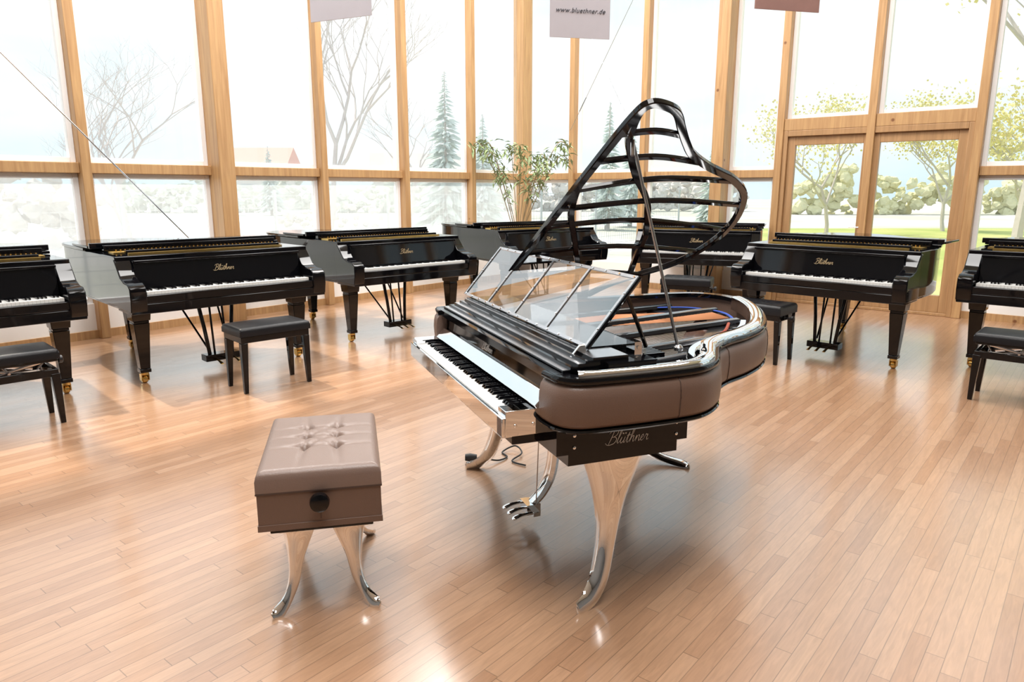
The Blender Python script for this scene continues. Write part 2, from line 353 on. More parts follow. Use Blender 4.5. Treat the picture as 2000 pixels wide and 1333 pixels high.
# ------------------------------------------------------------------ grand piano (background model)
K=1.08
gp=empty('grand_piano',(-2.36,6.10,0),R(44),label='glossy black grand piano with closed lid and brass casters',cat='piano',group='black grand pianos along the windows')
gp.scale=(K*1.05,K*1.1,K)
def gout(off=0):
    lo=[(-.74,.26),(.74,.26)]; cu=cat([(.74,.3),(.74,.7),(.68,.95),(.48,1.18),(.33,1.38),(.2,1.62),(-.02,1.83),(-.3,1.93),(-.56,1.88),(-.71,1.7),(-.74,1.4),(-.74,.3)],5)
    P=[Vector((p[0],p[1])) for p in lo+[(v.x,v.y) for v in cu]]
    if off:
        k=len(P); Q=[]
        for i in range(k):
            t=(P[(i+1)%k]-P[i-1]); t.normalize(); Q.append(P[i]+Vector((t.y,-t.x))*off)
        P=Q
    return [(p.x,p.y) for p in P]
b=B(); b.prism(gout(),.61,.99); b.prism(gout(-.012)[:],.59,.61); b.obj('case',BLACK,gp,bevel=.006)
for sx in (-1,1):
    b=B(); x0,x1=sorted((sx*.745,sx*.635)); prof=[(.0,.60),(.3,.60),(.3,.97),(.27,.97),(.22,.91),(.17,.845),(.1,.815),(.03,.81),(-.01,.78),(-.015,.69)]
    b.xprism(prof,x0,x1); b.obj('key_arm',BLACK,gp,bevel=.008)
b=B(); b.box(-.74,.74,.0,.3,.585,.66); b.box(-.64,.64,.0,.03,.66,.72); b.obj('key_bed',BLACK,gp,bevel=.006)
b=B()
for i in range(52):
    x=-.62+i*1.24/52; b.box(x+.0006,x+1.24/52-.0006,.035,.2,.72,.743,0)
pat=[1,1,0,1,1,1,0]
for i in range(51):
    if pat[i%7]:
        x=-.62+(i+1)*1.24/52; b.box(x-.006,x+.006,.085,.2,.743,.755,1)
b.obj('keyboard',[IVORY,BLACK],gp,smooth=False)
b=B(); b.hexa([(-.635,.19,.745),(.635,.19,.745),(.635,.27,.745),(-.635,.27,.745),(-.635,.215,.94),(.635,.215,.94),(.635,.27,.94),(-.635,.27,.94)]); b.box(-.635,.635,.195,.27,.94,.96); fb=b.obj('fallboard',BLACK,gp,bevel=.004)
script(frame((0,.2015,.865),(1,0,0),(0,.13,1)),.16,LOGO,fb,r=.08,n=4,lab='cursive gold maker lettering')
b=B(); b.prism([p for p in gout(.012) if p[1]>.72],.992,1.015); b.obj('lid',BLACK,gp,bevel=.004)
b=B(); b.box(-.75,.75,.86,1.28,1.016,1.036); b.box(-.75,.75,.80,.83,1.016,1.06); b.obj('lid_flap',BLACK,gp,bevel=.004)
b=B(); b.box(-.66,.66,.55,.68,.991,.998,0); b.box(-.6,.6,.41,.43,.991,1.0,0)
for i in range(40): b.lathe([(.005,.998),(.005,1.015)],(-.62+i*.0318,.62,0),n=6)
b.obj('gold_frame',GOLD,gp,smooth=False)
b=B(); b.box(-.6,.6,.46,.5,.991,1.018); b.box(-.68,.68,.70,.75,.991,1.045); b.obj('music_desk',BLACK,gp,bevel=.003)
def gleg(x,y):
    b=B(); b.taper(x,y,.50,.59,.060,.068); b.taper(x,y,.48,.50,.052,.052); b.taper(x,y,.12,.48,.034,.054); b.taper(x,y,.09,.12,.038,.038)
    o=b.obj('leg',BLACK,gp,bevel=.004)
    b=B(); b.lathe([(.012,.065),(.028,.07),(.028,.095)],(x,y,0)); b.box(x-.028,x-.022,y-.01,y+.035,.022,.075); b.box(x+.022,x+.028,y-.01,y+.035,.022,.075); b.lathe([(.026,-.02),(.033,-.012),(.033,.012),(.026,.02)],(x,y+.02,.033),'X',16)
    b.obj('caster',BRASS,o)
gleg(-.62,.27);gleg(.62,.27);gleg(-.3,1.55)
b=B()
for sx in (-1,1):
    b.tube([(sx*.14,.42,.59),(sx*.11,.40,.35),(sx*.09,.38,.12)],.016,8); b.tube([(sx*.05,.42,.59),(sx*.05,.38,.12)],.009,8); b.tube([(sx*.17,.85,.59),(sx*.08,.40,.14)],.009,6)
b.box(-.17,.17,.35,.46,.565,.59); b.box(-.14,.14,.33,.43,.07,.125); ly=b.obj('pedal_lyre',BLACK,gp,bevel=.004)
for px in (-.07,0,.07):
    b=B(); b.tube([(px,.34,.09),(px,.25,.085),(px,.2,.07)],[(.008,.005),(.012,.005),(.014,.004)],8); b.obj('pedal',BRASS,ly)
def place(x,y,a,label=None):
    c=dup(gp); c.location=(x,y,0); c.rotation_euler=(0,0,R(a)); c.scale=(K,K*1.1,K)
    if label: c['label']=label
    return c
place(-3.80,4.82,45); place(-1.00,7.74,43); place(.66,9.7,32); place(2.35,9.35,-22); place(2.76,6.57,-44); place(4.49,5.70,-42)
# ------------------------------------------------------------------ black benches
def cushion(b,hx,hy,z0,z1,r,btn=[],depth=.012,m=0,nx=44,ny=32,puff=.01,sg=.03,fold=0):
    def samp(h,n):
        out=[]
        for i in range(n+1):
            t=-1+2*i/n; out.append(h*(math.sin(t*math.pi/2)*.45+t*.55))
        return out
    def segd(x,y,ax,ay,bx,by):
        dx,dy=bx-ax,by-ay;l2=dx*dx+dy*dy;t=max(0,min(1,((x-ax)*dx+(y-ay)*dy)/l2)); return math.hypot(x-ax-t*dx,y-ay-t*dy),t
    X=samp(hx,nx);Y=samp(hy,ny); vs=[];fs=[]
    segs=[(a,b_) for a in btn for b_ in btn if a<b_ and math.hypot(a[0]-b_[0],a[1]-b_[1])<.19]
    out=[]
    if fold:
        bx0=min(p[0] for p in btn);bx1=max(p[0] for p in btn);by0=min(p[1] for p in btn);by1=max(p[1] for p in btn)
        for p in btn:
            if p[1]==by0: out.append((p,(p[0],-hy)))
            if p[1]==by1: out.append((p,(p[0],hy)))
            if p[0]==bx0: out.append((p,(-hx,p[1]*1.3)))
            if p[0]==bx1: out.append((p,(hx,p[1]*1.3)))
    for x in X:
        for y in Y:
            d=min(hx-abs(x),hy-abs(y)); dr=0
            if d<r: dr=r-math.sqrt(max(0,r*r-(r-d)**2))
            z=z1-dr+puff*(1-(x/hx)**2)*(1-(y/hy)**2)
            for bx,by in btn:
                q=math.hypot(x-bx,y-by); z-=depth*math.exp(-(q/sg)**2)+depth*.35*math.exp(-(q/(sg*2.2))**2)
            mm=0
            for (a,c_) in segs:
                q,t=segd(x,y,*a,*c_); mm=max(mm,math.exp(-(q/.009)**2))
            z-=depth*.3*mm; mm=0
            for (a,c_) in out:
                q,t=segd(x,y,*a,*c_); mm=max(mm,math.exp(-(q/.012)**2)*(1-t)**1.2)
            z-=depth*fold*mm
            vs.append((x,y,z))
    n=ny+1
    for i in range(nx):
        for j in range(ny): fs.append((i*n+j,(i+1)*n+j,(i+1)*n+j+1,i*n+j+1))
    per=[(i,0) for i in range(nx+1)]+[(nx,j) for j in range(1,ny+1)]+[(i,ny) for i in range(nx-1,-1,-1)]+[(0,j) for j in range(ny-1,0,-1)]
    k=len(per); base=len(vs)
    for i,j in per: vs.append((X[i]*1.0,Y[j]*1.0,z0))
    for a in range(k):
        i,j=per[a];i2,j2=per[(a+1)%k]; fs.append((base+a,base+(a+1)%k,i2*n+j2,i*n+j))
    fs.append(tuple(range(base,base+k))[::-1])
    b.add(vs,fs,m)
def bench(name,x,y,a,tuft=False,scissor=False,label=''):
    e=empty(name,(x,y,0),R(a),label=label,cat='bench',group='black piano benches'); e.scale=(1.05,1.05,1.05)
    b=B(); btn=[(i*.11-.165,j*.1-.05) for i in range(4) for j in range(2)] if tuft else []
    cushion(b,.285,.175,.44,.505 if not tuft else .525,.025,btn,.014,nx=40,ny=28,fold=.4 if tuft else 0); b.obj('seat',BLEATH,e)
    b=B()
    if scissor:
        b.box(-.27,.27,-.16,.16,.42,.44); b.box(-.27,.27,-.16,-.135,.32,.37); b.box(-.27,.27,.135,.16,.32,.37); b.box(-.27,-.245,-.135,.135,.32,.37); b.box(.245,.27,-.135,.135,.32,.37)
    else: b.box(-.275,.275,-.165,.165,.39,.44)
    b.obj('apron',BLACK,e,bevel=.004)
    if scissor:
        b=B()
        for yy in (-.12,.12):
            for s in (-1,1): b.tube([(-.18*s,yy,.34),(.18*s,yy,.42)],[(.012,.003)]*2,6,up=(0,1,0))
        for xx in (-.2,.2):
            for s in (-1,1): b.tube([(xx,-.11*s,.33),(xx,.11*s,.42)],[(.012,.003)]*2,6,up=(1,0,0))
        b.tube([(.0,-.16,.38),(0,.16,.38)],.008); b.obj('scissor_mechanism',STEEL,e)
    zt=.39 if not scissor else .34
    for sx in (-1,1):
        for sy in (-1,1):
            b=B(); b.taper(sx*.25,sy*.14,0,zt,.015,.026,ox=sx*.01,oy=sy*.01); b.obj('leg',BLACK,e,bevel=.003)
    b=B(); b.lathe([(.01,0),(.01,.03),(.028,.035),(.028,.055),(.02,.06)],(.275,0,.4),'X',16); b.obj('height_knob',BLACKM,e)
    return e
bench('piano_bench',-2.03,5.82,43,label='black lacquered piano bench with flat leather seat on the parquet')
bench('piano_bench',-3.45,4.72,45,scissor=True,label='black adjustable piano bench with scissor mechanism')
bench('piano_bench',2.36,6.78,-44,tuft=True,label='black piano bench with buttoned tufted leather seat')
bench('piano_bench',3.87,5.30,-42,scissor=True,label='black adjustable piano bench with scissor mechanism')
bench('piano_bench',2.15,8.75,-22,tuft=True,label='black piano bench with buttoned tufted leather seat')
# ------------------------------------------------------------------ taupe bench
e=empty('piano_bench',(-.78,2.79,0),R(-77.5),label='taupe buttoned leather piano bench on polished chrome curved legs',cat='bench')
btn=[(i*.115-.135,j*.12-.06) for i in range(3) for j in range(2)]
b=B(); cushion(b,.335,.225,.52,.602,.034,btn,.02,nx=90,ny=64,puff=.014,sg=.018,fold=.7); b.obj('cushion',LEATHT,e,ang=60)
b=B(); b.band([(p[0],p[1]) for p in ((-.335,-.225),(.335,-.225),(.335,.225),(-.335,.225))],[(.0,.514),(.002,.518),(.0,.522),(-.01,.518)],closed=True); b.obj('piping',LSEAM,e)
for p in btn:
    b=B(); b.lathe([(.010,-.004),(.013,.004),(.007,.009)],(p[0],p[1],.581),n=12); b.obj('button',LSEAM,e)
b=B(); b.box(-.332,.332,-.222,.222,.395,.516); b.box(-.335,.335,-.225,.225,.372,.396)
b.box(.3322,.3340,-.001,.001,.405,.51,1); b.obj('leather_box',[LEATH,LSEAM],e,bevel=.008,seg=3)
b=B(); b.box(-.28,.28,-.19,.19,.335,.375); b.obj('base_plate',BLACK,e,bevel=.004)
b=B(); b.lathe([(.012,0),(.012,.02),(.034,.024),(.037,.035),(.034,.05),(.022,.056)],(.332,0.0,.485),'X',28); b.obj('height_knob',BLACK,e,ang=50)
def clegs(b,path,rad,up,n=5,seg=20,power=1.0):
    P=cat(path,n); Rr=[(max(.002,v[0]),max(.002,v[1])) for v in cat([(q[0],q[1],0) for q in rad],n)]
    b.tube(P,Rr,seg,up=up,power=power)
for sx in (-1,1):
    for sy in (-1,1):
        b=B(); clegs(b,[(sx*.20,sy*.10,.337),(sx*.205,sy*.10,.29),(sx*.225,sy*.11,.20),(sx*.24,sy*.12,.12),(sx*.262,sy*.145,.055),(sx*.295,sy*.18,.016),(sx*.315,sy*.20,.008)],
          [(.085,.042),(.060,.036),(.033,.027),(.024,.021),(.020,.015),(.024,.009),(.016,.005)],(sx*.9,sy*.35,0),6,8)
        b.box(sx*.2-.06,sx*.2+.06,sy*.11-.05,sy*.11+.06,.325,.336)
        b.obj('leg',CHROME,e,ang=50)
# ------------------------------------------------------------------ main art piano
mp=empty('art_grand_piano',(-.13,3.165,0),math.atan2(-.933,.36),label='black and chrome grand piano with taupe leather sides and open lid',cat='piano')
path=cat([(.70,0),(.79,.012),(.845,.06),(.86,.18),(.863,.40),(.845,.56),(.77,.68),(.67,.76),(.57,.84),(.49,.95),(.41,1.12),(.28,1.31),(.08,1.49),(-.17,1.66),(-.42,1.77),(-.62,1.79),(-.77,1.71),(-.83,1.55),(-.84,1.3),(-.84,.6),(-.83,.08),(-.78,.012),(-.70,0)],7)
pxy=[(p.x,p.y) for p in path]
def off(P,o):
    P=[Vector(p) for p in P];k=len(P);Q=[]
    for i in range(k):
        t=(P[(i+1)%k]-P[i-1]).normalized(); Q.append(P[i]+Vector((t.y,-t.x))*o)
    return [(q.x,q.y) for q in Q]
b=B(); pr=[(-.03,.774),(-.004,.774),(.014,.780),(.023,.794),(.026,.825),(.028,.858),(.026,.89),(.021,.916),(.008,.932),(-.01,.937),(-.03,.937)]
b.band(pxy,pr)
k=len(pxy)
for idx in (30,62,80,100,120,136):
    if idx>=k-1: continue
    p=Vector(pxy[idx]); t=(Vector(pxy[idx+1])-Vector(pxy[idx-1])).normalized(); nn=Vector((t.y,-t.x))
    b.tube([(p.x+nn.x*(o_+.001),p.y+nn.y*(o_+.001),z_) for o_,z_ in pr[1:10]],.0018,5,m=1)
b.obj('leather_side',[LEATH,LSEAM],mp,ang=60)
b=B(); b.band(pxy,[(.018,.761),(.023,.767),(.018,.773),(-.06,.773),(-.06,.761)])
b.prism(off(pxy,-.02),.755,.772); b.obj('bottom_board',BLACK,mp,ang=50)
b=B(); b.band(pxy,[(.014,.937),(.018,.942),(.018,.953),(.012,.961),(-.045,.961),(-.045,.937)]); b.obj('top_rim',BLACK,mp,ang=50)
b=B(); b.band(pxy[14:100],[(-.000,.961),(-.002,.972),(-.014,.979),(-.05,.979),(-.062,.97),(-.064,.90),(-.05,.90),(-.046,.961)]); b.obj('chrome_rim',CHROME,mp,ang=50)
b=B(); b.band(pxy[22:84],[(-.075,.87),(-.075,.935),(-.083,.945),(-.108,.945),(-.115,.935),(-.115,.87)]); b.obj('inner_rim',CHROME,mp,ang=50)
b=B(); b.prism(off(pxy,-.06),.83,.845); b.obj('soundboard',BUBINGA,mp)
b=B(); b.band(pxy[18:-28],[(-.115,.85),(-.115,.885),(-.27,.885),(-.27,.85)])
b.box(-.74,.72,.36,.56,.85,.90)
for (x0,y0,x1,y1,w) in ((-.55,.45,-.72,1.45,.035),(-.25,.45,-.5,1.62,.035),(.05,.45,-.15,1.51,.03),(.33,.45,.18,1.23,.03),(.55,.45,.45,.85,.02)):
    b.tube([(x0,y0,.895),(x1,y1,.895)],[(w,.02)]*2,8,power=.7,m=0)
P2=[p for p in off(pxy,-.15)][30:110]
for i in range(0,len(P2),5):
    b.lathe([(.02,.884),(.024,.889),(.012,.889)],(P2[i][0],P2[i][1],0),n=16,m=1)
b.obj('iron_frame',[PLATE,CHROME,STEEL],mp)
b=B()
for i in range(110):
    t=i/109; x=-.68+1.33*t
    if t<.28:
        xe=x+.5*(.28-t)+.05; ye=1.58-.1*t; m=1; z=.892
    else:
        u=(t-.28)/.72; xe=x-.12*(1-u); ye=1.53-.95*u**.8; m=0; z=.888
    b.tube([(x,.46,z),(xe,ye,z)],.0016 if m else .0011,4,m=m)
o=b.obj('strings',[STEEL,COPPER],mp,smooth=False); o['kind']='stuff'
b=B()
for i in range(60):
    for j in range(3): b.lathe([(.0035,.9),(.0035,.925)],(-.68+i*.0228,.385+j*.025,0),n=6)
o=b.obj('tuning_pins',CHROME,mp); o['kind']='stuff'
b=B(); b.tube(cat([(-.70,1.2,.9),(-.62,1.5,.9),(-.4,1.60,.9),(-.15,1.50,.9)],6),[(.008,.005)]*19,6); b.obj('felt_strip',BFELT,mp)
b=B(); b.tube(cat([(-.1,1.42,.9),(.1,1.23,.9),(.22,1.0,.9)],6),[(.008,.005)]*13,6,m=0); b.obj('felt_strip',FELT,mp)
b=B(); b.box(-.62,.55,.52,.56,.90,.925)
for i in range(52): x=-.61+i*.0225; b.box(x,x+.012,.50,.60,.925,.945)
o=b.obj('dampers',BLACK,mp,bevel=.001); o['kind']='stuff'
# keyboard section
b=B(); b.box(-.70,.70,-.13,.25,.69,.765); b.obj('key_bed',BLACK,mp,bevel=.005)
b=B(); b.box(-.705,.705,-.172,-.158,.725,.797); b.box(-.705,.705,-.172,-.13,.722,.73)
ks=b.obj('key_slip',CHROME,mp,bevel=.003)
for sx in (-1,1):
    b=B(); x0,x1=sorted((sx*.628,sx*.705)); b.box(x0,x1,-.158,.03,.725,.822)
    for yy in (-.12,-.05): b.lathe([(.006,0),(.006,.003)],(sx*.705,yy,.765),'X',10)
    b.obj('key_block',CHROME,mp,bevel=.004)
kb=bpy.data.objects.new('keyboard',None); COL.objects.link(kb); kb.parent=mp; kb['label']='row of ivory white and black piano keys'
wk=None;bk=None; W_=1.25/52
for i in range(52):
    x=-.625+i*W_
    if wk is None:
        b=B(); b.box(.0006,W_-.0006,-.156,.01,.775,.800); wk=b.obj('white_key',IVORY,kb,bevel=.001); o=wk
    else: o=wk.copy(); COL.objects.link(o)
    o.location=(x,0,0)
    if i<51 and [1,0,1,1,0,1,1][i%7]:
        if bk is None:
            b=B(); b.hexa([(-.0065,-.105,.8),(.0065,-.105,.8),(.0065,.01,.8),(-.0065,.01,.8),(-.005,-.097,.813),(.005,-.097,.813),(.005,.01,.813),(-.005,.01,.813)]); bk=b.obj('black_key',BLACK,kb,bevel=.001); o=bk
        else: o=bk.copy(); COL.objects.link(o)
        o.location=(x+W_,0,0)
b=B(); b.hexa([(-.64,.012,.80),(.64,.012,.80),(.64,.04,.80),(-.64,.04,.80),(-.64,.03,.93),(.64,.03,.93),(.64,.05,.93),(-.64,.05,.93)]); fb=b.obj('fallboard',BLACK,mp,bevel=.003)
b=B(); b.hexa([(-.68,-.035,.822),(.68,-.035,.822),(.68,-.02,.818),(-.68,-.02,.818),(-.68,.010,.868),(.68,.010,.868),(.68,.022,.862),(-.68,.022,.862)]); b.obj('fallboard_strip',CHROME,mp,bevel=.002)
script(frame((0,.018,.900),(1,0,0),(0,.15,1)),.14,SILV,fb,r=.07,n=4)
b=B(); b.box(-.76,.76,.03,.3,.925,.962)
for j in range(5): b.box(-.77,.77,.035+j*.03,.3,.962+j*.009,.970+j*.009,0); b.box(-.765,.765,.037+j*.03,.3,.9695+j*.009,.971+j*.009,1 if j%2==0 else 0)
b.box(-.78,.78,.0,.06,.93,.962,0)
b.box(-.78,.62,.17,.42,.962,1.012,0); b.box(.60,.80,.20,.40,.962,.99,0)
b.obj('front_shelf',[BLACK,STEEL],mp)
# music desk
dy0,dz0,dy1,dz1=.19,1.015,.41,1.275; X0,X1=-.88,.64
def dp(x,t,n=0):
    return (x,dy0+(dy1-dy0)*t-n*.75,dz0+(dz1-dz0)*t+n*.66)
de=bpy.data.objects.new('music_desk',None); COL.objects.link(de); de.parent=mp; de['label']='slanted transparent music desk with screwed metal frame'
def slab(b,x0,x1,t0,t1,n0,n1,m=0):
    b.hexa([dp(x0,t0,n0),dp(x1,t0,n0),dp(x1,t0,n1),dp(x0,t0,n1),dp(x0,t1,n0),dp(x1,t1,n0),dp(x1,t1,n1),dp(x0,t1,n1)],m)
b=B(); b.add([dp(X0,0),dp(X1,0),dp(X1,1),dp(X0,1)],[(0,1,2,3)]); b.obj('glass_panel',MGLASS,de,smooth=False)
b=B(); slab(b,X0,X1,0,.04,-.003,.004); slab(b,X0,X1,.96,1.0,-.003,.004)
XS=(X0,X0+.375,X0+.75,X0+1.125,X1-.016)
for x in XS: slab(b,x,x+.016,.04,.96,-.003,.004)
for i in range(14):
    for t in (.02,.98):
        xx=X0+.02+i*.1138; b.tube([dp(xx,t,.002),dp(xx,t,.007)],.005,8,m=1)
for t in (.25,.5,.75):
    for x in XS: b.tube([dp(x+.008,t,.002),dp(x+.008,t,.007)],.004,8,m=1)
b.obj('desk_frame',[STEEL,CHROME],de)
b=B(); b.tube([dp(X1+.004,0,-.004),dp(X1+.004,1,-.004)],.009,6,m=0); b.tube([(X1+.004,.45,1.0),dp(X1+.004,.75,-.004)],.008,6); b.obj('support_arm',BLACK,de)
b=B(); b.tube([dp(X0-.004,0,-.004),dp(X0-.004,1,-.004)],.009,6); b.obj('support_arm',BLACK,de)
b=B(); b.xprism([(.10,.962),(.20,.962),(.18,1.03),(.16,1.03)],X1+.0,X1+.015); b.obj('bracket',CHROME,de,bevel=.002)
b=B(); b.box(.70,.76,.33,.36,.962,1.05); b.box(.70,.76,.30,.40,.962,.97)
for z in (.99,1.03): b.lathe([(.007,-.002),(.007,.006)],(.76,.345,z),'X',10)
b.obj('bracket',CHROME,de)
# lid
m_=.647
def lp(x,y,n=0):
    nx,nz=-m_/math.hypot(1,m_),1/math.hypot(1,m_)
    return Vector((x+nx*n,y,.98+(x+.83)*m_+nz*n))
lid=bpy.data.objects.new('lid',None); COL.objects.link(lid); lid.parent=mp; lid['label']='raised skeletal black lid frame of curved ribs'
LN=(-m_,0,1)
outl=[(-.83,.33),(-.4,.352),(.0,.375),(.4,.405),(.56,.425),(.603,.45),(.605,.5),(.575,.585),(.50,.66),(.43,.73),(.357,.815),(.29,.94),(.245,1.05),(.2,1.155),(.10,1.30),(-.07,1.41),(-.22,1.445),(-.345,1.43),(-.46,1.38),(-.543,1.30),(-.62,1.17),(-.72,1.03),(-.83,.95)]
b=B(); P=cat([tuple(lp(*p)) for p in outl],5); b.bar(P,.018,.013,LN); b.bar([lp(-.83,.33),lp(-.83,.95)],.018,.013,LN); b.obj('lid_rim',BLACK,lid,ang=30)
ribs=[[(.575,.43),(.50,.445),(.406,.482),(.228,.62),(.12,.73),(.019,.818),(-.10,.89),(-.231,.964),(-.42,1.03),(-.60,1.10)],
      [(.21,.385),(.10,.40),(-.051,.452),(-.2,.54),(-.351,.629),(-.55,.74),(-.8,.84)],
      [(.45,.41),(.475,.56),(.455,.70)],[(.30,.40),(.335,.65),(.30,.92)],[(.12,.385),(.20,.75),(.185,1.17)],[(-.01,.375),(.05,.85),(.01,1.36)],
      [(-.14,.37),(-.10,.85),(-.20,1.44)],[(-.36,.355),(-.32,.85),(-.40,1.41)],[(-.58,.34),(-.56,.8),(-.62,1.18)]]
for i,r in enumerate(ribs):
    b=B(); P=cat([tuple(lp(*p)) for p in r],6); b.bar(P,.015 if i<2 else .013,.011 if i<2 else .009,LN); b.obj('rib',BLACK,lid,ang=30)
b=B(); pt=lp(.44,.475,-.015); b.tube([(.60,.63,.965),tuple(pt)],.0065,10); b.lathe([(.018,.962),(.018,.975),(.01,.985)],(.60,.63,0)); b.tube([tuple(pt),tuple(Vector(pt)+Vector((.02,-.01,-.06)))],.009,8)
b.obj('lid_prop',STEEL,mp)
# logo block
for sx in (-1,1):
    b=B(); x0,x1=sorted((sx*.60,sx*.80)); b.box(x0,x1,.0,.55,.664,.760); b.box(x0+.01,x1-.006 if sx>0 else x1,.05,.51,.618,.664)
    for y in (.07,.50):
        for z in (.69,.735): b.lathe([(.006,-.002),(.006,.004),(.003,.006)],(sx*.80,y,z),'X',12,m=1)
    blk=b.obj('leg_block',[BLACK,CHROME],mp)
    if sx>0: script(frame((.802,.285,.706),(0,1,0),(0,0,1)),.18,SILV,blk,r=.055,n=5)
b=B(); b.box(-.75,-.45,1.0,1.3,.66,.758); b.box(-.6,.6,.16,.3,.70,.758); b.obj('cross_beam',BLACK,mp,bevel=.01)
LR=[(.14,.060),(.108,.056),(.064,.048),(.044,.042),(.040,.034),(.038,.018),(.034,.010),(.020,.006)]
for sx,dy in ((1,-.02),(-1,.02)):
    b=B(); clegs(b,[(sx*.70,.30+dy,.635),(sx*.695,.305+dy,.56),(sx*.675,.31+dy,.40),(sx*.685,.295+dy,.25),(sx*.715,.255+dy,.11),(sx*.745,.20+dy,.04),(sx*.77,.145+dy,.014),(sx*.775,.13+dy,.010)],LR,(sx*.95,-.3,0),7,8)
    b.obj('leg',CHROME,mp,ang=50)
b=B(); clegs(b,[(-.66,1.12,.665),(-.655,1.12,.56),(-.64,1.125,.40),(-.61,1.15,.22),(-.55,1.20,.09),(-.46,1.27,.035),(-.34,1.365,.014),(-.325,1.375,.010)],LR,(.8,.6,0),7,8); b.obj('leg',CHROME,mp,ang=50)
# lyre
b=B(); clegs(b,[(0,.36,.70),(0,.365,.55),(0,.36,.4),(0,.34,.25),(0,.29,.15),(0,.23,.095)],[(.06,.035),(.048,.03),(.042,.028),(.040,.026),(.036,.022),(.03,.016)],(0,-1,.3),6,8)
b.box(-.045,.045,.20,.27,.065,.115); b.box(-.09,.09,.215,.25,.075,.095); ly=b.obj('pedal_lyre',CHROME,mp,ang=38)
b=B(); b.tube([(.035,.25,.1),(.035,.27,.70)],.003,6); b.obj('pedal_rod',STEEL,ly)
for x in (-.065,0,.065):
    b=B(); clegs(b,[(x,.22,.088),(x,.18,.086),(x,.15,.082),(x,.125,.074),(x,.115,.07)],[(.013,.007),(.013,.006),(.017,.006),(.019,.006),(.010,.003)],(0,0,1),power=1); b.obj('pedal',CHROME,ly,ang=60)
# power plug
b=B(); b.tube(cat([(-.22,4.05,.012),(-.15,4.02,.03),(-.08,4.05,.012),(-.03,4.12,.008),(-.06,4.2,.008),(.02,4.25,.03),(.06,4.15,.02),(.0,4.05,.008),(.08,3.98,.008)],6),.005,6); b.lathe([(.02,-.03),(.025,0),(.018,.04)],(-.25,4.05,.03),'X',12)
setup(b.obj('power_cable',RUBBER),'coiled black power cable with plug lying on the parquet','cable')
# ------------------------------------------------------------------ posters
def textmesh(body,size,mat,parent,loc,rot,shear=.3):
    cu=bpy.data.curves.new('t','FONT'); cu.body=body; cu.size=size; cu.shear=shear; cu.align_x='CENTER'; cu.extrude=.001; cu.space_character=1.08
    t=bpy.data.objects.new('t',cu); COL.objects.link(t); dg=bpy.context.evaluated_depsgraph_get(); me=bpy.data.meshes.new_from_object(t.evaluated_get(dg)); bpy.data.objects.remove(t)
    o=bpy.data.objects.new('lettering',me); me.materials.clear(); me.materials.append(mat); COL.objects.link(o); o.parent=parent; o.location=loc; o.rotation_euler=rot; return o
POST=pbr('backlit_poster_paper',(.46,.44,.48),.6,var=.05); POSTI=pbr('poster_picture',(.3,.27,.3),.6,var=.5,vscale=3); POSTB=pbr('poster_brown',(.27,.15,.13),.6,var=.15); INK=pbr('ink',(.03,.03,.04),.6)  # poster paper greyed, backlit shade put into its colour
def poster(x,y,z,w,h,rz,mat,txt=None,tilt=0,label=''):
    e=empty('hanging_poster',(x,y,z),rz,label=label,cat='poster'); e.rotation_euler=(0,tilt,rz)
    b=B(); b.box(-w/2,w/2,-.006,.006,0,h); b.obj('panel',mat,e)
    b=B(); b.box(-w/2+.04,w/2-.04,-.008,-.006,h*.36,h-.05); b.obj('picture',POSTI,e)
    for xx in (-w/2+.05,w/2-.05):
        b=B(); b.tube([(xx,0,h),(xx,0,CE-z)],.003,5); b.obj('cord',STEEL,e)
    if txt: textmesh(txt,.058,INK,e,(0,-.01,.215),(R(90),0,0),.3)
poster(-1.56,7,3.12,.68,1.3,R(-25),POST,label='pale hanging poster panel on thin cords')
poster(.62,7,2.955,.57,1.3,R(12),POST,'www.bluethner.de',label='pale grey hanging poster with web address')
poster(2.5,7,3.19,.66,1.3,R(14),POSTB,label='reddish brown hanging poster panel on cords')
# ------------------------------------------------------------------ plant
random.seed(5)
e=empty('potted_ficus',(.1,12.2,0),label='tall leafy potted plant with slender stems in the glass corner',cat='plant')
b=B(); b.lathe([(.17,0),(.22,.38),(.235,.4),(.2,.4),(.19,.36)],n=24); b.obj('pot',POT,e)
b=B(); lf=B()
for i in range(12):
    a=i*2.4; sp=random.uniform(.5,1.0); hh=random.uniform(1.9,2.65)
    ex=math.cos(a)*sp; ey_=math.sin(a)*sp*.55-.1
    P=cat([(0,0,.35),(.1*ex,.1*ey_,.9),(.45*ex,.45*ey_,hh*.72),(.8*ex,.8*ey_,hh*.95),(ex,ey_,hh*.93)],6)
    b.tube(P,.007,5)
    for p in P[12:]:
        for q in range(4):
            d=Vector((random.uniform(-1,1),random.uniform(-1,1),random.uniform(-.9,.3))).normalized(); l=random.uniform(.1,.18); s=d.cross(Vector((0,0,1)))
            if s.length<.1: continue
            s=s.normalized()*l*.13; o_=p+Vector((random.uniform(-.1,.1),random.uniform(-.1,.1),random.uniform(-.08,.08)))
            lf.add([o_,o_+d*l*.5+s,o_+d*l-Vector((0,0,l*.2)),o_+d*l*.5-s],[(0,1,2,3)])
b.obj('stems',STEM,e); o=lf.obj('leaves',LEAF,e,smooth=False); o['kind']='stuff'
